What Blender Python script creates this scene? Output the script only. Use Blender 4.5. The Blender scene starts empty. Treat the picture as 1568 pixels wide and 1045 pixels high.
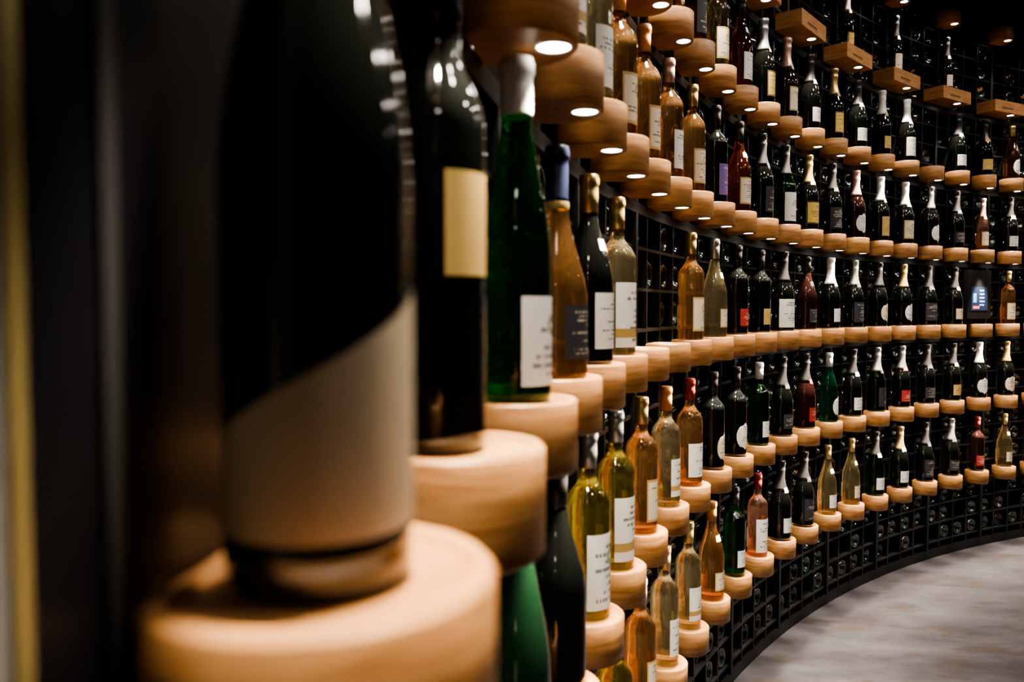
import bpy, math, random
from mathutils import Vector, Matrix
random.seed(7)
D=bpy.data; S=bpy.context.scene
CAMH=1.37
CX,CY=5.114,-0.198
R=5.2; RW=5.243; RB=5.56
H0=-0.088; SP=0.408; TH=0.07
def phi(i): return math.radians(5.1+2.8*i-(.12 if i==1 else 0))
def pos(p,r=R): return (CX-r*math.cos(p), CY+r*math.sin(p))
def rowz(k): return CAMH+H0+SP*k      # top of pedestal row

# ---------------- materials
def newmat(n):
    m=D.materials.new(n); m.use_nodes=True
    nt=m.node_tree; b=nt.nodes['Principled BSDF']; return m,nt,b
def simple(n,col,rough=.4,metal=0,spec=.5,coat=0,bump=0):
    m,nt,b=newmat(n)
    b.inputs['Roughness'].default_value=rough
    b.inputs['Metallic'].default_value=metal
    b.inputs['Specular IOR Level'].default_value=spec
    b.inputs['Coat Weight'].default_value=coat
    b.inputs['Coat Roughness'].default_value=.05
    no=nt.nodes.new('ShaderNodeTexNoise'); no.inputs['Scale'].default_value=30
    tc=nt.nodes.new('ShaderNodeTexCoord'); nt.links.new(tc.outputs['Object'],no.inputs['Vector'])
    mx=nt.nodes.new('ShaderNodeMix'); mx.data_type='RGBA'
    mx.inputs[6].default_value=(*[c*.85 for c in col],1); mx.inputs[7].default_value=(*[min(1,c*1.1) for c in col],1)
    nt.links.new(no.outputs[0],mx.inputs[0]); nt.links.new(mx.outputs[2],b.inputs['Base Color'])
    if bump:
        bp=nt.nodes.new('ShaderNodeBump'); bp.inputs['Strength'].default_value=bump; bp.inputs['Distance'].default_value=.001
        nt.links.new(no.outputs[0],bp.inputs['Height']); nt.links.new(bp.outputs[0],b.inputs['Normal'])
    return m
def wood(n,c1,c2,c3,zs=45):
    m,nt,b=newmat(n); L=nt.links.new
    tc=nt.nodes.new('ShaderNodeTexCoord'); oi=nt.nodes.new('ShaderNodeObjectInfo')
    mp=nt.nodes.new('ShaderNodeMapping'); mp.inputs['Scale'].default_value=(6,6,zs)
    ad=nt.nodes.new('ShaderNodeVectorMath'); ad.operation='MULTIPLY_ADD'
    ad.inputs[1].default_value=(1,1,1)
    mu=nt.nodes.new('ShaderNodeVectorMath'); mu.operation='SCALE'; mu.inputs[0].default_value=(13,7,5)
    L(oi.outputs['Random'],mu.inputs['Scale'])
    L(tc.outputs['Object'],ad.inputs[0]); L(mu.outputs[0],ad.inputs[2]); L(ad.outputs[0],mp.inputs['Vector'])
    n1=nt.nodes.new('ShaderNodeTexNoise'); n1.inputs['Scale'].default_value=2.2; n1.inputs['Detail'].default_value=6; n1.inputs['Distortion'].default_value=.6
    L(mp.outputs[0],n1.inputs['Vector'])
    cr=nt.nodes.new('ShaderNodeValToRGB'); e=cr.color_ramp.elements
    e[0].position=.3; e[0].color=(*c1,1); e[1].position=.7; e[1].color=(*c3,1)
    q=cr.color_ramp.elements.new(.5); q.color=(*c2,1)
    L(n1.outputs[0],cr.inputs[0])
    hs=nt.nodes.new('ShaderNodeHueSaturation')
    mr=nt.nodes.new('ShaderNodeMapRange'); mr.inputs[3].default_value=.75; mr.inputs[4].default_value=1.12
    L(oi.outputs['Random'],mr.inputs[0]); L(mr.outputs[0],hs.inputs['Value']); L(cr.outputs[0],hs.inputs['Color'])
    L(hs.outputs[0],b.inputs['Base Color']); b.inputs['Roughness'].default_value=.4
    b.inputs['Specular IOR Level'].default_value=.4
    bp=nt.nodes.new('ShaderNodeBump'); bp.inputs['Strength'].default_value=.25; bp.inputs['Distance'].default_value=.0008
    L(n1.outputs[0],bp.inputs['Height']); L(bp.outputs[0],b.inputs['Normal'])
    return m
def glass(n,col,tr,g=.5,rough=.02):
    # solid tinted glass with wine: glass + tinted pass-through + scattering wine body
    m=D.materials.new(n); m.use_nodes=True; nt=m.node_tree; nt.nodes.clear(); L=nt.links.new
    out=nt.nodes.new('ShaderNodeOutputMaterial')
    gl=nt.nodes.new('ShaderNodeBsdfGlass'); gl.inputs['Color'].default_value=(*col,1); gl.inputs['Roughness'].default_value=rough; gl.inputs['IOR'].default_value=1.36
    tp=nt.nodes.new('ShaderNodeBsdfTransparent'); tp.inputs['Color'].default_value=(*[c**.6 for c in col],1)
    tl=nt.nodes.new('ShaderNodeBsdfTranslucent'); 
    lw=nt.nodes.new('ShaderNodeTexNoise'); lw.inputs['Scale'].default_value=9
    mxc=nt.nodes.new('ShaderNodeMix'); mxc.data_type='RGBA'; mxc.inputs[6].default_value=(*[c*.7 for c in col],1); mxc.inputs[7].default_value=(*col,1)
    L(lw.outputs[0],mxc.inputs[0]); L(mxc.outputs[2],tl.inputs['Color'])
    m1=nt.nodes.new('ShaderNodeMixShader'); m1.inputs[0].default_value=tr
    L(tp.outputs[0],m1.inputs[1]); L(tl.outputs[0],m1.inputs[2])
    m2=nt.nodes.new('ShaderNodeMixShader'); m2.inputs[0].default_value=g
    L(m1.outputs[0],m2.inputs[1]); L(gl.outputs[0],m2.inputs[2])
    gs=nt.nodes.new('ShaderNodeBsdfGlossy'); gs.inputs['Roughness'].default_value=.04
    fr=nt.nodes.new('ShaderNodeFresnel'); fr.inputs['IOR'].default_value=1.5
    ge=nt.nodes.new('ShaderNodeNewGeometry')
    inv=nt.nodes.new('ShaderNodeMath'); inv.operation='SUBTRACT'; inv.inputs[0].default_value=1; L(ge.outputs['Backfacing'],inv.inputs[1])
    mm=nt.nodes.new('ShaderNodeMath'); mm.operation='MULTIPLY'; L(fr.outputs[0],mm.inputs[0]); L(inv.outputs[0],mm.inputs[1])
    m3=nt.nodes.new('ShaderNodeMixShader'); L(mm.outputs[0],m3.inputs[0]); L(m2.outputs[0],m3.inputs[1]); L(gs.outputs[0],m3.inputs[2])
    L(m3.outputs[0],out.inputs[0]); return m
def label(n,base,ink,accent=None,lines=13,border=None,band=None):
    m,nt,b=newmat(n); L=nt.links.new
    uv=nt.nodes.new('ShaderNodeUVMap'); sx=nt.nodes.new('ShaderNodeSeparateXYZ'); L(uv.outputs[0],sx.inputs[0])
    def M(op,a,bb=None,c=None):
        q=nt.nodes.new('ShaderNodeMath'); q.operation=op
        for k,v in enumerate((a,bb,c)):
            if v is None: continue
            if isinstance(v,(int,float)): q.inputs[k].default_value=v
            else: L(v,q.inputs[k])
        return q.outputs[0]
    u,v=sx.outputs[0],sx.outputs[1]
    vl=M('MULTIPLY',v,lines); fl=M('FLOOR',vl); fv=M('FRACT',vl)
    cb=nt.nodes.new('ShaderNodeCombineXYZ'); L(M('MULTIPLY',u,26),cb.inputs[0]); L(M('MULTIPLY',fl,7.3),cb.inputs[1])
    oi=nt.nodes.new('ShaderNodeObjectInfo'); L(M('MULTIPLY',oi.outputs['Random'],40),cb.inputs[2])
    no=nt.nodes.new('ShaderNodeTexNoise'); no.inputs['Scale'].default_value=1; L(cb.outputs[0],no.inputs['Vector'])
    row=nt.nodes.new('ShaderNodeTexWhiteNoise'); row.noise_dimensions='2D'
    cc=nt.nodes.new('ShaderNodeCombineXYZ'); L(fl,cc.inputs[0]); L(oi.outputs['Random'],cc.inputs[1]); L(cc.outputs[0],row.inputs['Vector'])
    wid=M('SUBTRACT',M('MULTIPLY',row.outputs[0],.55),.14)
    inx=M('LESS_THAN',M('ABSOLUTE',M('SUBTRACT',u,.5)),wid)
    ink_f=M('MULTIPLY',M('MULTIPLY',M('LESS_THAN',fv,.5),M('GREATER_THAN',no.outputs[0],.45)),inx)
    iv=M('LESS_THAN',M('ABSOLUTE',M('SUBTRACT',v,.5)),.42)
    ink_f=M('MULTIPLY',ink_f,iv)
    mx=nt.nodes.new('ShaderNodeMix'); mx.data_type='RGBA'; mx.inputs[6].default_value=(*base,1); mx.inputs[7].default_value=(*ink,1)
    L(M('MULTIPLY',ink_f,.85),mx.inputs[0]); last=mx.outputs[2]
    if accent:
        du=M('MULTIPLY',M('SUBTRACT',u,.5),1.0); dv=M('MULTIPLY',M('SUBTRACT',v,.68),1.1)
        dd=M('SQRT',M('ADD',M('MULTIPLY',du,du),M('MULTIPLY',dv,dv)))
        mx2=nt.nodes.new('ShaderNodeMix'); mx2.data_type='RGBA'; mx2.inputs[7].default_value=(*accent,1)
        L(last,mx2.inputs[6]); L(M('LESS_THAN',M('ABSOLUTE',M('SUBTRACT',dd,.10)),.035),mx2.inputs[0]); last=mx2.outputs[2]
    if band:
        mx4=nt.nodes.new('ShaderNodeMix'); mx4.data_type='RGBA'; mx4.inputs[7].default_value=(*band,1)
        L(last,mx4.inputs[6]); L(M('LESS_THAN',M('ABSOLUTE',M('SUBTRACT',v,.22)),.07),mx4.inputs[0]); last=mx4.outputs[2]
    if border:
        bu=M('GREATER_THAN',M('ABSOLUTE',M('SUBTRACT',u,.5)),.46); bv=M('GREATER_THAN',M('ABSOLUTE',M('SUBTRACT',v,.5)),.44)
        mx3=nt.nodes.new('ShaderNodeMix'); mx3.data_type='RGBA'; mx3.inputs[7].default_value=(*border,1)
        L(last,mx3.inputs[6]); L(M('MAXIMUM',bu,bv),mx3.inputs[0]); last=mx3.outputs[2]
    L(last,b.inputs['Base Color']); b.inputs['Roughness'].default_value=.55
    return m
def emis(n,col,st):
    m,nt,b=newmat(n); b.inputs['Base Color'].default_value=(*col,1)
    b.inputs['Emission Color'].default_value=(*col,1); b.inputs['Emission Strength'].default_value=st
    return m

GL={'k':simple('black_glass',(.003,.0035,.003),.06,0,.5,.5),
    'K':simple('dark_red_glass',(.014,.005,.004),.06,0,.5,.5),
    'd':simple('dark_green_glass',(.003,.011,.005),.06,0,.5,.5),
    'g':glass('green_glass',(.015,.26,.06),.15,.75),
    't':glass('teal_glass',(.025,.34,.22),.25,.7),
    'v':glass('olive_glass',(.84,.78,.30),.14,.78),
    'y':glass('pale_wine_glass',(.99,.90,.66),.18,.75),
    'a':glass('amber_wine_glass',(.99,.70,.42),.18,.75),
    'b':glass('brown_glass',(.55,.22,.07),.25,.7),
    'p':glass('copper_rose_glass',(.92,.60,.48),.24,.68)}
FO={'w':simple('foil_white',(.80,.78,.74),.35,.0),'s':simple('foil_silver',(.62,.61,.60),.3,.9),
    'o':simple('foil_gold',(.80,.60,.25),.3,.85),'b':simple('foil_black',(.02,.018,.018),.3),
    'r':simple('foil_red',(.28,.035,.022),.35),'e':simple('foil_orange',(.60,.25,.08),.35),
    'n':simple('foil_navy',(.008,.011,.030),.3,.2),'u':simple('foil_purple',(.12,.05,.25),.3),
    'p':simple('foil_pink',(.75,.45,.38),.3,.6)}
LB={'W':label('label_white',(.82,.80,.77),(.08,.07,.07)),
    'C':label('label_cream',(.78,.68,.52),(.15,.08,.05),(.45,.3,.15),13,(.5,.36,.14)),
    'X':label('label_white_crest',(.85,.83,.80),(.1,.1,.1),(.25,.35,.2),10),
    'Z':label('label_banded',(.82,.80,.76),(.08,.06,.05),None,11,None,(.45,.30,.10)),
    'O':label('label_gold',(.55,.38,.13),(.2,.1,.03)),
    'P':label('label_plain_gold',(.42,.29,.10),(.38,.26,.09)),
    'R':label('label_red',(.38,.035,.03),(.8,.7,.6)),
    'Y':label('label_yellow',(.74,.55,.14),(.1,.06,.03),None,13,(.1,.05,.02)),
    'V':label('label_purple',(.20,.12,.36),(.7,.7,.8)),
    'K':label('label_dark',(.03,.03,.04),(.55,.5,.4)),
    'B':label('label_beige',(.66,.54,.38),(.62,.50,.35))}
M_wood=wood('beech_wood',(.29,.125,.042),(.45,.222,.084),(.57,.305,.130))
M_tray=wood('oiled_wood',(.40,.18,.07),(.55,.27,.11),(.65,.35,.16),60)
M_black=simple('black_steel',(.008,.008,.009),.42,.0,.3,0,.2)
M_panel=simple('black_lacquer',(.004,.004,.005),.28,0,.2,.0)
M_grey=simple('grey_metal',(.03,.03,.03),.35,.3)
M_wl=simple('grey_lacquer',(.12,.118,.115),.5,.0)
M_brass=simple('brushed_brass',(.30,.235,.095),.4,.5)
M_dark=simple('dark_plaster',(.012,.012,.012),.8)
M_puck=emis('lamp_lens',(1,.93,.82),25)
M_ring=simple('lamp_ring',(.75,.72,.68),.3,.8)

# ---------------- mesh helper
class MB:
    def __init__(s): s.v=[];s.f=[];s.m=[];s.uv={};s.sm=[]
    def add(s,vs,fs,mi=0,smooth=False,uvs=None):
        o=len(s.v); s.v+=vs
        for k,f in enumerate(fs):
            s.f.append([a+o for a in f]); s.m.append(mi); s.sm.append(smooth)
            if uvs: s.uv[len(s.f)-1]=[uvs[a] for a in f]
    def mesh(s,name,mats):
        me=D.meshes.new(name); me.from_pydata(s.v,[],s.f)
        for m in mats: me.materials.append(m)
        me.polygons.foreach_set('material_index',s.m); me.polygons.foreach_set('use_smooth',s.sm)
        if s.uv:
            ul=me.uv_layers.new(name='UVMap')
            for fi,us in s.uv.items():
                for li,u in zip(me.polygons[fi].loop_indices,us): ul.data[li].uv=u
        me.update(); return me
def obj(name,me,loc=(0,0,0),rz=0,parent=None):
    o=D.objects.new(name,me); S.collection.objects.link(o); o.location=loc; o.rotation_euler=(0,0,rz)
    if parent: o.parent=parent
    return o
def lathe(mb,prof,n,mats,closed=True,cx=0,cy=0):
    vs=[];
    for (r,z) in prof:
        for k in range(n):
            a=2*math.pi*k/n; vs.append((cx+r*math.cos(a),cy+r*math.sin(a),z))
    o=len(mb.v); mb.v+=vs
    for j in range(len(prof)-1):
        for k in range(n):
            mb.f.append([o+j*n+k,o+j*n+(k+1)%n,o+(j+1)*n+(k+1)%n,o+(j+1)*n+k]); mb.m.append(mats[j]); mb.sm.append(True)
    if closed:
        mb.f.append([o+k for k in range(n)][::-1]); mb.m.append(mats[0]); mb.sm.append(False)
        j=len(prof)-1
        mb.f.append([o+j*n+k for k in range(n)]); mb.m.append(mats[-1]); mb.sm.append(False)

KIND={ # r,h,body,shoulder,neck r,foil start,power
 'B':(.0365,.303,.60,.15,.0138,.80,1.3),
 'T':(.0300,.325,.62,.17,.0140,.84,1.2),
 'G':(.0400,.305,.42,.38,.0142,.80,1.0),
 'S':(.0415,.312,.42,.37,.0150,.63,1.0),
 'M':(.0312,.330,.40,.40,.0130,.66,1.0),
 'F':(.0340,.333,.42,.42,.0150,.83,1.0),
 'D':(.0400,.300,.36,.42,.0140,.74,.8),
 'H':(.0300,.290,.40,.38,.0125,.64,1.0)}
cache={}
def bottle_mesh(kind,g,f,l,shape,n=36):
    key=(kind,g,f,l,shape,n)
    if key in cache: return cache[key]
    r,h,bf,sf,nr,ff,pw=KIND[kind]
    mb=MB(); prof=[(r*.55,.004),(r*.8,0.0),(r*.93,.0015),(r*.985,.005),(r,.010)]
    for k in range(1,5): prof.append((r,.010+(bf*h-.010)*k/4))
    for k in range(1,15):
        t=(k/14); s=t**pw; s=s*s*(3-2*s); prof.append((r+(nr-r)*s,(bf+sf*t)*h))
    zf=ff*h
    def pr(z):
        for a,b in zip(prof,prof[1:]):
            if a[1]<=z<=b[1] and b[1]>a[1]: return a[0]+(b[0]-a[0])*(z-a[1])/(b[1]-a[1])
        return nr
    gp=[p for p in prof if p[1]<zf-.001]; rz=pr(zf)
    gp.append((rz,zf))
    ng=len(gp)
    up=[(rz+.0008,zf+.0003)]
    for p in prof:
        if p[1]>zf+.003: up.append((p[0]+.0008,p[1]))
    topn=nr+.0008
    if kind in('S','H'):
        up+=[(topn,h-.045),(topn+.0012,h-.040),(topn+.0012,h-.036),(topn+.0002,h-.033),(topn+.0002,h-.020),(topn+.0022,h-.016),(topn+.0024,h-.006),(topn+.001,h-.001),(topn*.6,h)]
    else:
        if up[-1][1]<h-.03: up.append((topn,h-.028))
        up+=[(topn,h-.018),(topn+.0016,h-.016),(topn+.0016,h-.006),(topn+.0004,h-.004),(topn+.0002,h-.001),(topn*.8,h)]
    allp=gp+up; mats=[0]*(ng-1)+[1]*(len(up)+1)
    lathe(mb,allp,n,mats)
    if f=='n': lathe(mb,[(rz+.0010,zf-.004),(rz+.0018,zf),(rz+.0016,zf+.006)],n,[3,3],False)
    # label(s); +x faces the room
    def patch(z0,z1,A,off,mi,oval=False,slant=0,a0=0):
        nu,nv=18,8; vs=[];uv=[]
        for j in range(nv+1):
            v=j/nv
            w=math.sqrt(max(0,1-(2*v-1)**2)) if oval else 1
            for i in range(nu+1):
                u=i/nu; a=a0+(u*2-1)*A*w
                z=z0+v*(z1-z0+ slant*(u-.5))
                rr=pr(z)+off
                vs.append((rr*math.cos(a),rr*math.sin(a),z)); uv.append((.5+(u-.5)*w,v))
        fs=[[j*(nu+1)+i,j*(nu+1)+i+1,(j+1)*(nu+1)+i+1,(j+1)*(nu+1)+i] for j in range(nv) for i in range(nu)]
        mb.add(vs,fs,mi,True,uv)
    bh=bf*h
    off=.0005
    if l!='N':
        if shape=='r': patch(.028,min(bh-.012,.122),1.12,off,2)
        elif shape=='b': patch(.018,min(bh-.004,.14),1.4,off,2)
        elif shape=='s': patch(.033,.090,.95,off,2)
        elif shape=='o': patch(.025,min(bh,.115),.95,off,2,True)
        elif shape=='q': patch(.018,.103,1.25,off,2)
        elif shape=='t': patch(.112,.176,.62,off,2,False,0,-.6)
        elif shape=='z': patch(.020,.072,1.5,off,2,False,.052,-1.35)
        if kind in('S','G','H') and shape in('r','s') : patch(h*.60,h*.66,.7,.0012,2)
        if g in 'yavp' : patch(.03,.10,.7,off,2,False,0,math.pi)
    me=mb.mesh('wine_bottle_mesh',[GL[g],FO[f],LB.get(l,LB['W']),FO['o']]); cache[key]=me; return me

# ---------------- pedestal mesh
def outline(r,cut,n=56):
    a0=math.acos(-cut/r)   # angle where x=-cut
    pts=[(r*math.cos(a),r*math.sin(a)) for a in [-a0+2*a0*k/n for k in range(n+1)]]
    return pts
def pedestal_mesh(r=.06,cut=.0425,th=TH):
    mb=MB(); b=.0022
    rings=[(0,-th,b),(0,-th+b,0),(0,-b,0),(0,0,b),(0,0,.0075),(0,-.004,.0080)]
    vs=[];n=41
    for _,z,ins in rings:
        o=outline(r-ins,cut-(ins if ins<.003 else ins-.002)); n=len(o)
        vs+=[(x,y,z) for x,y in o]
    fs=[];
    for j in range(len(rings)-1):
        for k in range(n):
            fs.append([j*n+k,j*n+(k+1)%n,(j+1)*n+(k+1)%n,(j+1)*n+k])
    fs.append(list(range(n))[::-1]); fs.append([(len(rings)-1)*n+k for k in range(n)])
    mb.add(vs,fs,0,False)
    # recessed lamp under
    lathe(mb,[(.0195,-th+.0005),(.0195,-th-.0012),(.0165,-th-.0014),(.0160,-th-.0004)],28,[1,1,1],False,.036,0)
    lathe(mb,[(.0160,-th-.0004),(.0005,-th-.0006)],28,[2],False,.036,0)
    return mb.mesh('wooden_pedestal',[M_wood,M_ring,M_puck])
PED=pedestal_mesh()
for p in PED.polygons: 
    if abs(p.normal.z)<.3 and p.material_index==0 and abs(p.normal.x+1)>.05: p.use_smooth=True
def box(mb,x0,x1,y0,y1,z0,z1,mi=0):
    v=[(x,y,z) for z in(z0,z1) for y in(y0,y1) for x in(x0,x1)]
    mb.add(v,[[0,2,3,1],[4,5,7,6],[0,1,5,4],[2,6,7,3],[0,4,6,2],[1,3,7,5]],mi)
def tray_mesh():
    mb=MB(); w=.135
    box(mb,-.0425,.06,-w,w,-.062,-.012)
    box(mb,-.0425,.06,-w,-w+.012,-.0119,0); box(mb,-.0425,.06,w-.012,w,-.0119,0)
    box(mb,.048,.06,-w+.0121,w-.0121,-.0119,0); 
    for yy in(0.055,):
        lathe(mb,[(.0195,-.0615),(.0195,-.0632),(.0160,-.0634)],28,[1,1],False,.03,yy)
        lathe(mb,[(.0160,-.0630),(.0005,-.0632)],28,[2],False,.03,yy)
    # engraved lettering strip on the front
    x=.0602
    yy=-.07
    random.seed(3)
    while yy<.02:
        wd=random.uniform(.004,.009); box(mb,.06,x,yy,yy+wd,-.044,-.034,3); yy+=wd+.003
    return mb.mesh('wooden_tray',[M_tray,M_ring,M_puck,simple('engraving',(.06,.03,.015),.7)])
TRAY=tray_mesh()

LD={}
def spot(parent,zoff,xo=.036,yo=0,power=1.0):
    if power not in LD:
        l=D.lights.new('pedestal_lamp','SPOT'); l.energy=power; l.color=(1,.85,.66)
        l.spot_size=math.radians(60); l.spot_blend=.6; l.shadow_soft_size=.010; LD[power]=l
    o=D.objects.new('spot_lamp',LD[power]); S.collection.objects.link(o); o.parent=parent
    o.location=(xo,yo,zoff); return o

IMAX=27
SPOTP=36
for k in range(-2,3):
    for i in range(0,IMAX+1):
        p=phi(i); x,y=pos(p)
        o=obj('wooden_pedestal',PED,(x,y,rowz(k)),-p)
        spot(o,-TH-.014,power=SPOTP if k>-2 else 4)
for j in range(0,14):
    i=.5+2*j; p=phi(i); x,y=pos(p)
    o=obj('wooden_tray',TRAY,(x,y,rowz(3)),-p); spot(o,-.076,.03,.055,power=SPOTP)
    o=obj('wooden_pedestal',PED,(x,y,rowz(4)),-p); spot(o,-TH-.014,power=20)

# ---------------- bottles    kind glass foil label shape
rows={
0:"MkbBz TkbPt FgwXq DanKr GkoWr ByoZb - - BaoCr GysCs BkbRs BkbOs SkbWb GKbKs SkwWs SksKr SkbCo SkoWo SkbKr SkbCs - BaoCr BaoCr GkoWr SkoWr SkwWr BkbWr SkwWr",
1:"BaoWr GkoWr BkbWr ByoZr ByoWr BaeCr BaeCr BapWr BaoCr BkbVr GbbCr SkbKr SgbWb SkoYr SkbKr SKpWo SkwOr SkwCr SksWo SkbKs HppCr SkbWs BaeWr SkoWr SkwWr BkbWr SkwWr BaoWr",
2:"BaoWr GkoWr BkbWr ByoWr ByoWr BkbWr BaoCr BaoZr BbbKr BybCr GbbWr SksYr SKpCr SkbWs SkoYr SkbWs SkwOs SkwWr - SkbWs SkbOs GaoWo SkwWr SkoWr SkwWr BkbWr SkwWr BaoWr",
-1:"BkbWr GkoWr FdbNr GkbNr BvsXb BvsZb BaoCr ByeZr BarWr BkbCo BkbWo BgwWs SkbKs SKbRs GtwWo SkbWs SgsKr SksRs SkbKs SkbOs SkwWo SkoCo BpwWr SkoWr SkwWr BkbWr SkwWr BaoWr",
-2:"BkbWr GkoWr FdbNr GkbWr BvsWb BvsWb BapCr ByoWr ByoZr GaeCs BgbWs BprWb SkbWs SkbKr GyoWs GyoCs SgbWs SkoWs SkbKr SksKs BKrRs GyoCs BpwCr SkoWr SkwWr BkbWr SkwWr BaoWr"}
for k,s in rows.items():
    for i,c in enumerate(s.split()):
        if c=='-': continue
        p=phi(i); x,y=pos(p)
        if k==0 and i==1: x,y=pos(p,R+.009)
        me=bottle_mesh(c[0],c[1],c[2],c[3],c[4],64 if (k==0 and i<4) else 36)
        jit=0 if i<6 else random.uniform(-.25,.25)
        o=obj('wine_bottle',me,(x,y,rowz(k)-.0038),-p+jit)
for i,c in ((8.5,'HkbWs'),(10.5,'HkoWr'),(14.5,'HksYs'),(16.5,'HkbWr'),(18.5,'HkbWs')):
    p=phi(i); x,y=pos(p); obj('wine_bottle',bottle_mesh(*c),(x,y,rowz(3)-.0118),-p)

# ---------------- rack lattice
def arcbox(mb,p0,p1,r0,r1,z0,z1,mi=0,step=1.4):
    n=max(1,int(round(math.degrees(p1-p0)/step)))
    vs=[]
    for k in range(n+1):
        p=p0+(p1-p0)*k/n
        for r in(r0,r1):
            x,y=pos(p,r)
            vs+= [(x,y,z0),(x,y,z1)]
    fs=[]
    for k in range(n):
        a=4*k;b=a+4
        fs+=[[a,a+1,b+1,b],[a+2,b+2,b+3,a+3],[a+1,a+3,b+3,b+1],[a,b,b+2,a+2]]
    fs+=[[0,2,3,1],[4*n,4*n+1,4*n+3,4*n+2]]
    mb.add(vs,fs,mi)
PA=phi(.5); PZ=phi(IMAX+.5)
TOPZ=3.3
mb=MB()
z0=CAMH+H0-TH
c=SP/4
zs=[]; z=z0
while z>.06: z-=c
z+=c
while z<TOPZ: zs.append(z); z+=c
arcbox(mb,PA,PZ,RW+.012,RB-.05,0,.05)
for z in zs: arcbox(mb,PA,PZ,RW+.008,RB-.05,z-.004,z+.004)
j=1
while True:
    p=phi(.5)+math.radians(1.4)*(j-1)
    if p>PZ+.001: break
    x,y=pos(p,RW)
    hw=.0045/RW
    arcbox(mb,p-hw,p+hw,RW+(.008),RB-.05,.05,TOPZ,0,5)
    if j%4==1:
        hw=.009/RW; arcbox(mb,p-hw,p+hw,RW+.0005,RW+.03,.05,TOPZ,0,5)
    j+=1
for k in range(-2,5):
    zt=rowz(k)-TH-.001; arcbox(mb,PA,PZ,RW+.0004,RW+.02,zt-.022,zt+.004)
arcbox(mb,PA,PZ,RB-.05,RB-.01,0,TOPZ)
rack=obj('wine_rack',mb.mesh('wine_rack',[M_black]))

# stored bottles lying in the rack cells
mb=MB(); random.seed(11)
mats=[simple('stored_glass',(.014,.016,.014),.12,0,.9,.8),simple('stored_green_glass',(.008,.020,.013),.12,0,.9,.8),GL['k'],FO['b'],FO['s']]
for j in range(1,2*IMAX):
    pc=phi(.5)+math.radians(1.4*(j-1)+.7)
    for z in zs[:-1]:
        if random.random()<.22: continue
        r=.037; rr=RW+.014+random.uniform(0,.012)
        zc=z+.0045+r; cx,cy=pos(pc,rr)
        d=Vector((-math.cos(pc),math.sin(pc),0)); t=Vector((math.sin(pc),math.cos(pc),0)); up=Vector((0,0,1))
        n=20; vs=[]; mi=random.choice([0,0,1,2])
        prof=[(.15,.020),(.35,.016),(.6,.007),(.75,.001),(.84,-.001),(.92,.001),(1,.008),(1,.12),(.9,.15),(.4,.19),(.36,.25)]
        for q,dd in prof:
            for m in range(n):
                a=2*math.pi*m/n
                v=Vector((cx,cy,zc))+d*dd+t*(r*q*math.cos(a))+up*(r*q*math.sin(a)); vs.append(tuple(v))
        fs=[[a*n+m,a*n+(m+1)%n,(a+1)*n+(m+1)%n,(a+1)*n+m] for a in range(len(prof)-1) for m in range(n)]
        fs.append(list(range(n)))
        mb.add(vs,fs,mi,True)
obj('stored_wine_bottles',mb.mesh('stored_wine_bottles',mats),parent=rack)

# ---------------- room shell
mb=MB(); arcbox(mb,math.radians(-40),math.radians(4.07),RW-.002,RB-.01,0,TOPZ,0,1); obj('wall_left',mb.mesh('wall_left',[M_wl]))
mb=MB(); arcbox(mb,math.radians(4.18),PA-.0022,RW+.0006,RB-.01,0,TOPZ,0,.4)
arcbox(mb,math.radians(4.52),math.radians(4.60),RW-.001,RW+.0004,0,TOPZ,1,1)
obj('wall_panel',mb.mesh('wall_panel',[M_panel,M_grey]))
mb=MB(); arcbox(mb,math.radians(4.125),math.radians(4.17),RW-.001,RW+.02,0,TOPZ,0,1); obj('trim_brass',mb.mesh('trim_brass',[M_brass]))
mb=MB(); arcbox(mb,PZ+.001,math.radians(320),RW,RW+.3,0,TOPZ,0,2); obj('wall_round',mb.mesh('wall_round',[M_dark]))
def disc(name,r,z0,z1,mat):
    mb=MB(); n=128
    vs=[(CX+r*math.cos(2*math.pi*k/n),CY+r*math.sin(2*math.pi*k/n),z) for z in(z0,z1) for k in range(n)]
    fs=[list(range(n))[::-1],[n+k for k in range(n)]]+[[k,(k+1)%n,n+(k+1)%n,n+k] for k in range(n)]
    mb.add(vs,fs); obj(name,mb.mesh(name,[mat]))
m,nt,b=newmat('polished_concrete'); L=nt.links.new
tc=nt.nodes.new('ShaderNodeTexCoord')
n1=nt.nodes.new('ShaderNodeTexNoise'); n1.inputs['Scale'].default_value=2.2; n1.inputs['Detail'].default_value=10; n1.inputs['Roughness'].default_value=.7
mp=nt.nodes.new('ShaderNodeMapping'); mp.inputs['Rotation'].default_value=(0,0,.5); mp.inputs['Scale'].default_value=(1,2.6,1)
L(tc.outputs['Object'],mp.inputs[0]); L(mp.outputs[0],n1.inputs['Vector'])
cr=nt.nodes.new('ShaderNodeValToRGB'); e=cr.color_ramp.elements
e[0].position=.35; e[0].color=(.018,.0165,.020,1); e[1].position=.66; e[1].color=(.052,.048,.057,1)
L(n1.outputs[0],cr.inputs[0])
n2=nt.nodes.new('ShaderNodeTexNoise'); n2.inputs['Scale'].default_value=3.5; n2.inputs['Detail'].default_value=10; n2.inputs['Distortion'].default_value=1.0; L(mp.outputs[0],n2.inputs['Vector'])
c2=nt.nodes.new('ShaderNodeValToRGB'); c2.color_ramp.elements[0].position=.55; c2.color_ramp.elements[1].position=.62
c2.color_ramp.elements[0].color=(0,0,0,1); c2.color_ramp.elements[1].color=(.6,.6,.6,1)
L(n2.outputs[0],c2.inputs[0])
mx=nt.nodes.new('ShaderNodeMix'); mx.data_type='RGBA'; L(c2.outputs[0],mx.inputs[0]); L(cr.outputs[0],mx.inputs[6]); mx.inputs[7].default_value=(.024,.016,.013,1)
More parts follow.
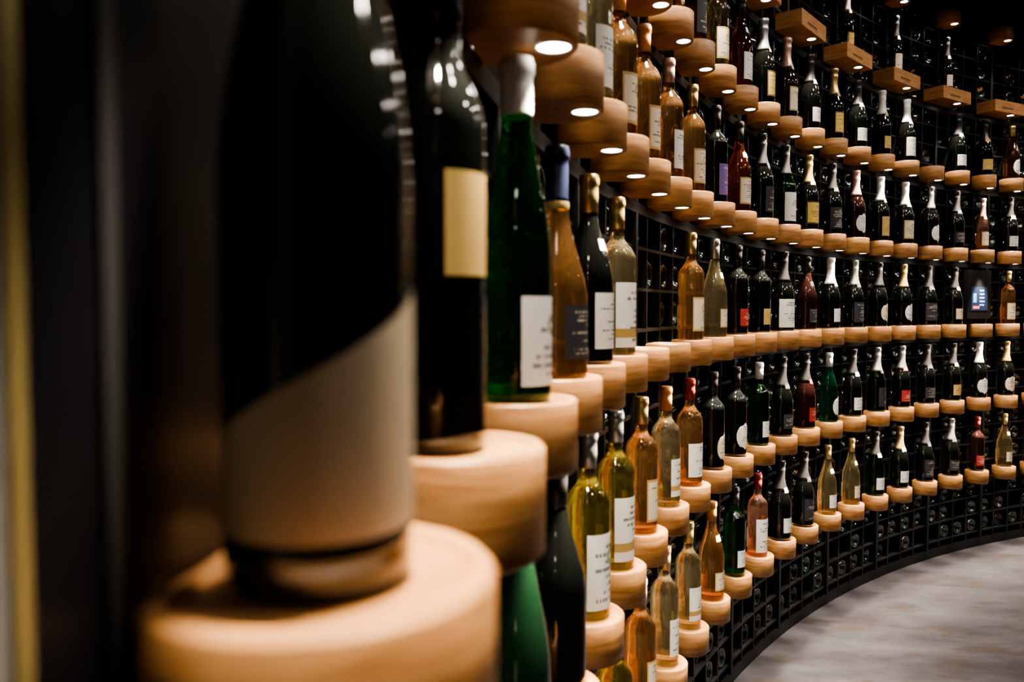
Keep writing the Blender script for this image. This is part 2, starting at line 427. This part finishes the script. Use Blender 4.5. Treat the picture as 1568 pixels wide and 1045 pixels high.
L(mx.outputs[2],b.inputs['Base Color']); b.inputs['Roughness'].default_value=.6; b.inputs['Specular IOR Level'].default_value=.2
disc('floor',RB+.1,-.1,0,m)
disc('ceiling',RB+.1,TOPZ,TOPZ+.1,M_dark)

# ---------------- display screen in the rack
mb=MB()
box(mb,-.03,-.005,-.11,.11,.03,.30,0)
box(mb,-.0049,-.003,-.075,.075,.075,.205,1)
random.seed(5)
for q in range(5):
    zz=.19-q*.02; w=random.uniform(.02,.05); box(mb,-.0029,-.0025,.0-.0,w,zz-.008,zz,2)
box(mb,-.0029,-.0025,-.06,-.03,.12,.17,3); box(mb,-.0029,-.0025,-.06,.0,.085,.1,4)
p=phi(20); x,y=pos(p,RW-.0)
obj('display_screen',mb.mesh('display_screen',[M_black,emis('screen_glow',(.01,.02,.05),.5),emis('screen_text',(.3,.5,.9),.6),emis('screen_picture',(.1,.35,.8),.5),emis('screen_red',(.7,.1,.15),.5)]),(x+.04*math.cos(p),y-.04*math.sin(p),rowz(0)-.0),-p)

# ---------------- room lighting: ceiling downlights
ML=emis('downlight_lens',(1,.95,.88),12)
mb=MB(); lathe(mb,[(.06,0),(.06,-.02),(.05,-.022),(.045,-.012)],32,[0,0,0],False); lathe(mb,[(.045,-.012),(.001,-.011)],32,[1],False)
CL=mb.mesh('ceiling_downlight',[M_black,ML])
for (deg,rad,pw) in [(5,4.1,32),(20,4.1,42),(35,4.1,42),(50,4.1,46),(65,4.1,46),(80,4.1,46),(15,2.9,50),(40,2.9,50),(65,2.9,55),(90,2.9,55)]:
    x,y=pos(math.radians(deg),rad)
    o=obj('ceiling_downlight',CL,(x,y,TOPZ-.001))
    l=D.lights.new('downlight','SPOT'); l.energy=pw*.9; l.color=(1,.89,.77); l.spot_size=math.radians(150); l.spot_blend=.6; l.shadow_soft_size=.045
    lo=D.objects.new('lamp',l); S.collection.objects.link(lo); lo.parent=o; lo.location=(0,0,-.04)

w=D.worlds.new('world'); S.world=w; w.use_nodes=True
w.node_tree.nodes['Background'].inputs[0].default_value=(.5,.48,.5,1); w.node_tree.nodes['Background'].inputs[1].default_value=.05

# ---------------- camera
cam=D.cameras.new('camera'); co=D.objects.new('camera',cam); S.collection.objects.link(co)
co.location=(0,0,CAMH); co.rotation_euler=(math.radians(90-2.4),0,0)
cam.sensor_width=36; cam.lens=36*1200/1568; cam.clip_start=.01
cam.dof.use_dof=True; cam.dof.focus_distance=3.0; cam.dof.aperture_fstop=4.6; cam.dof.aperture_blades=8
S.camera=co
S.view_settings.view_transform='AgX'
S.view_settings.look='AgX - Medium High Contrast'
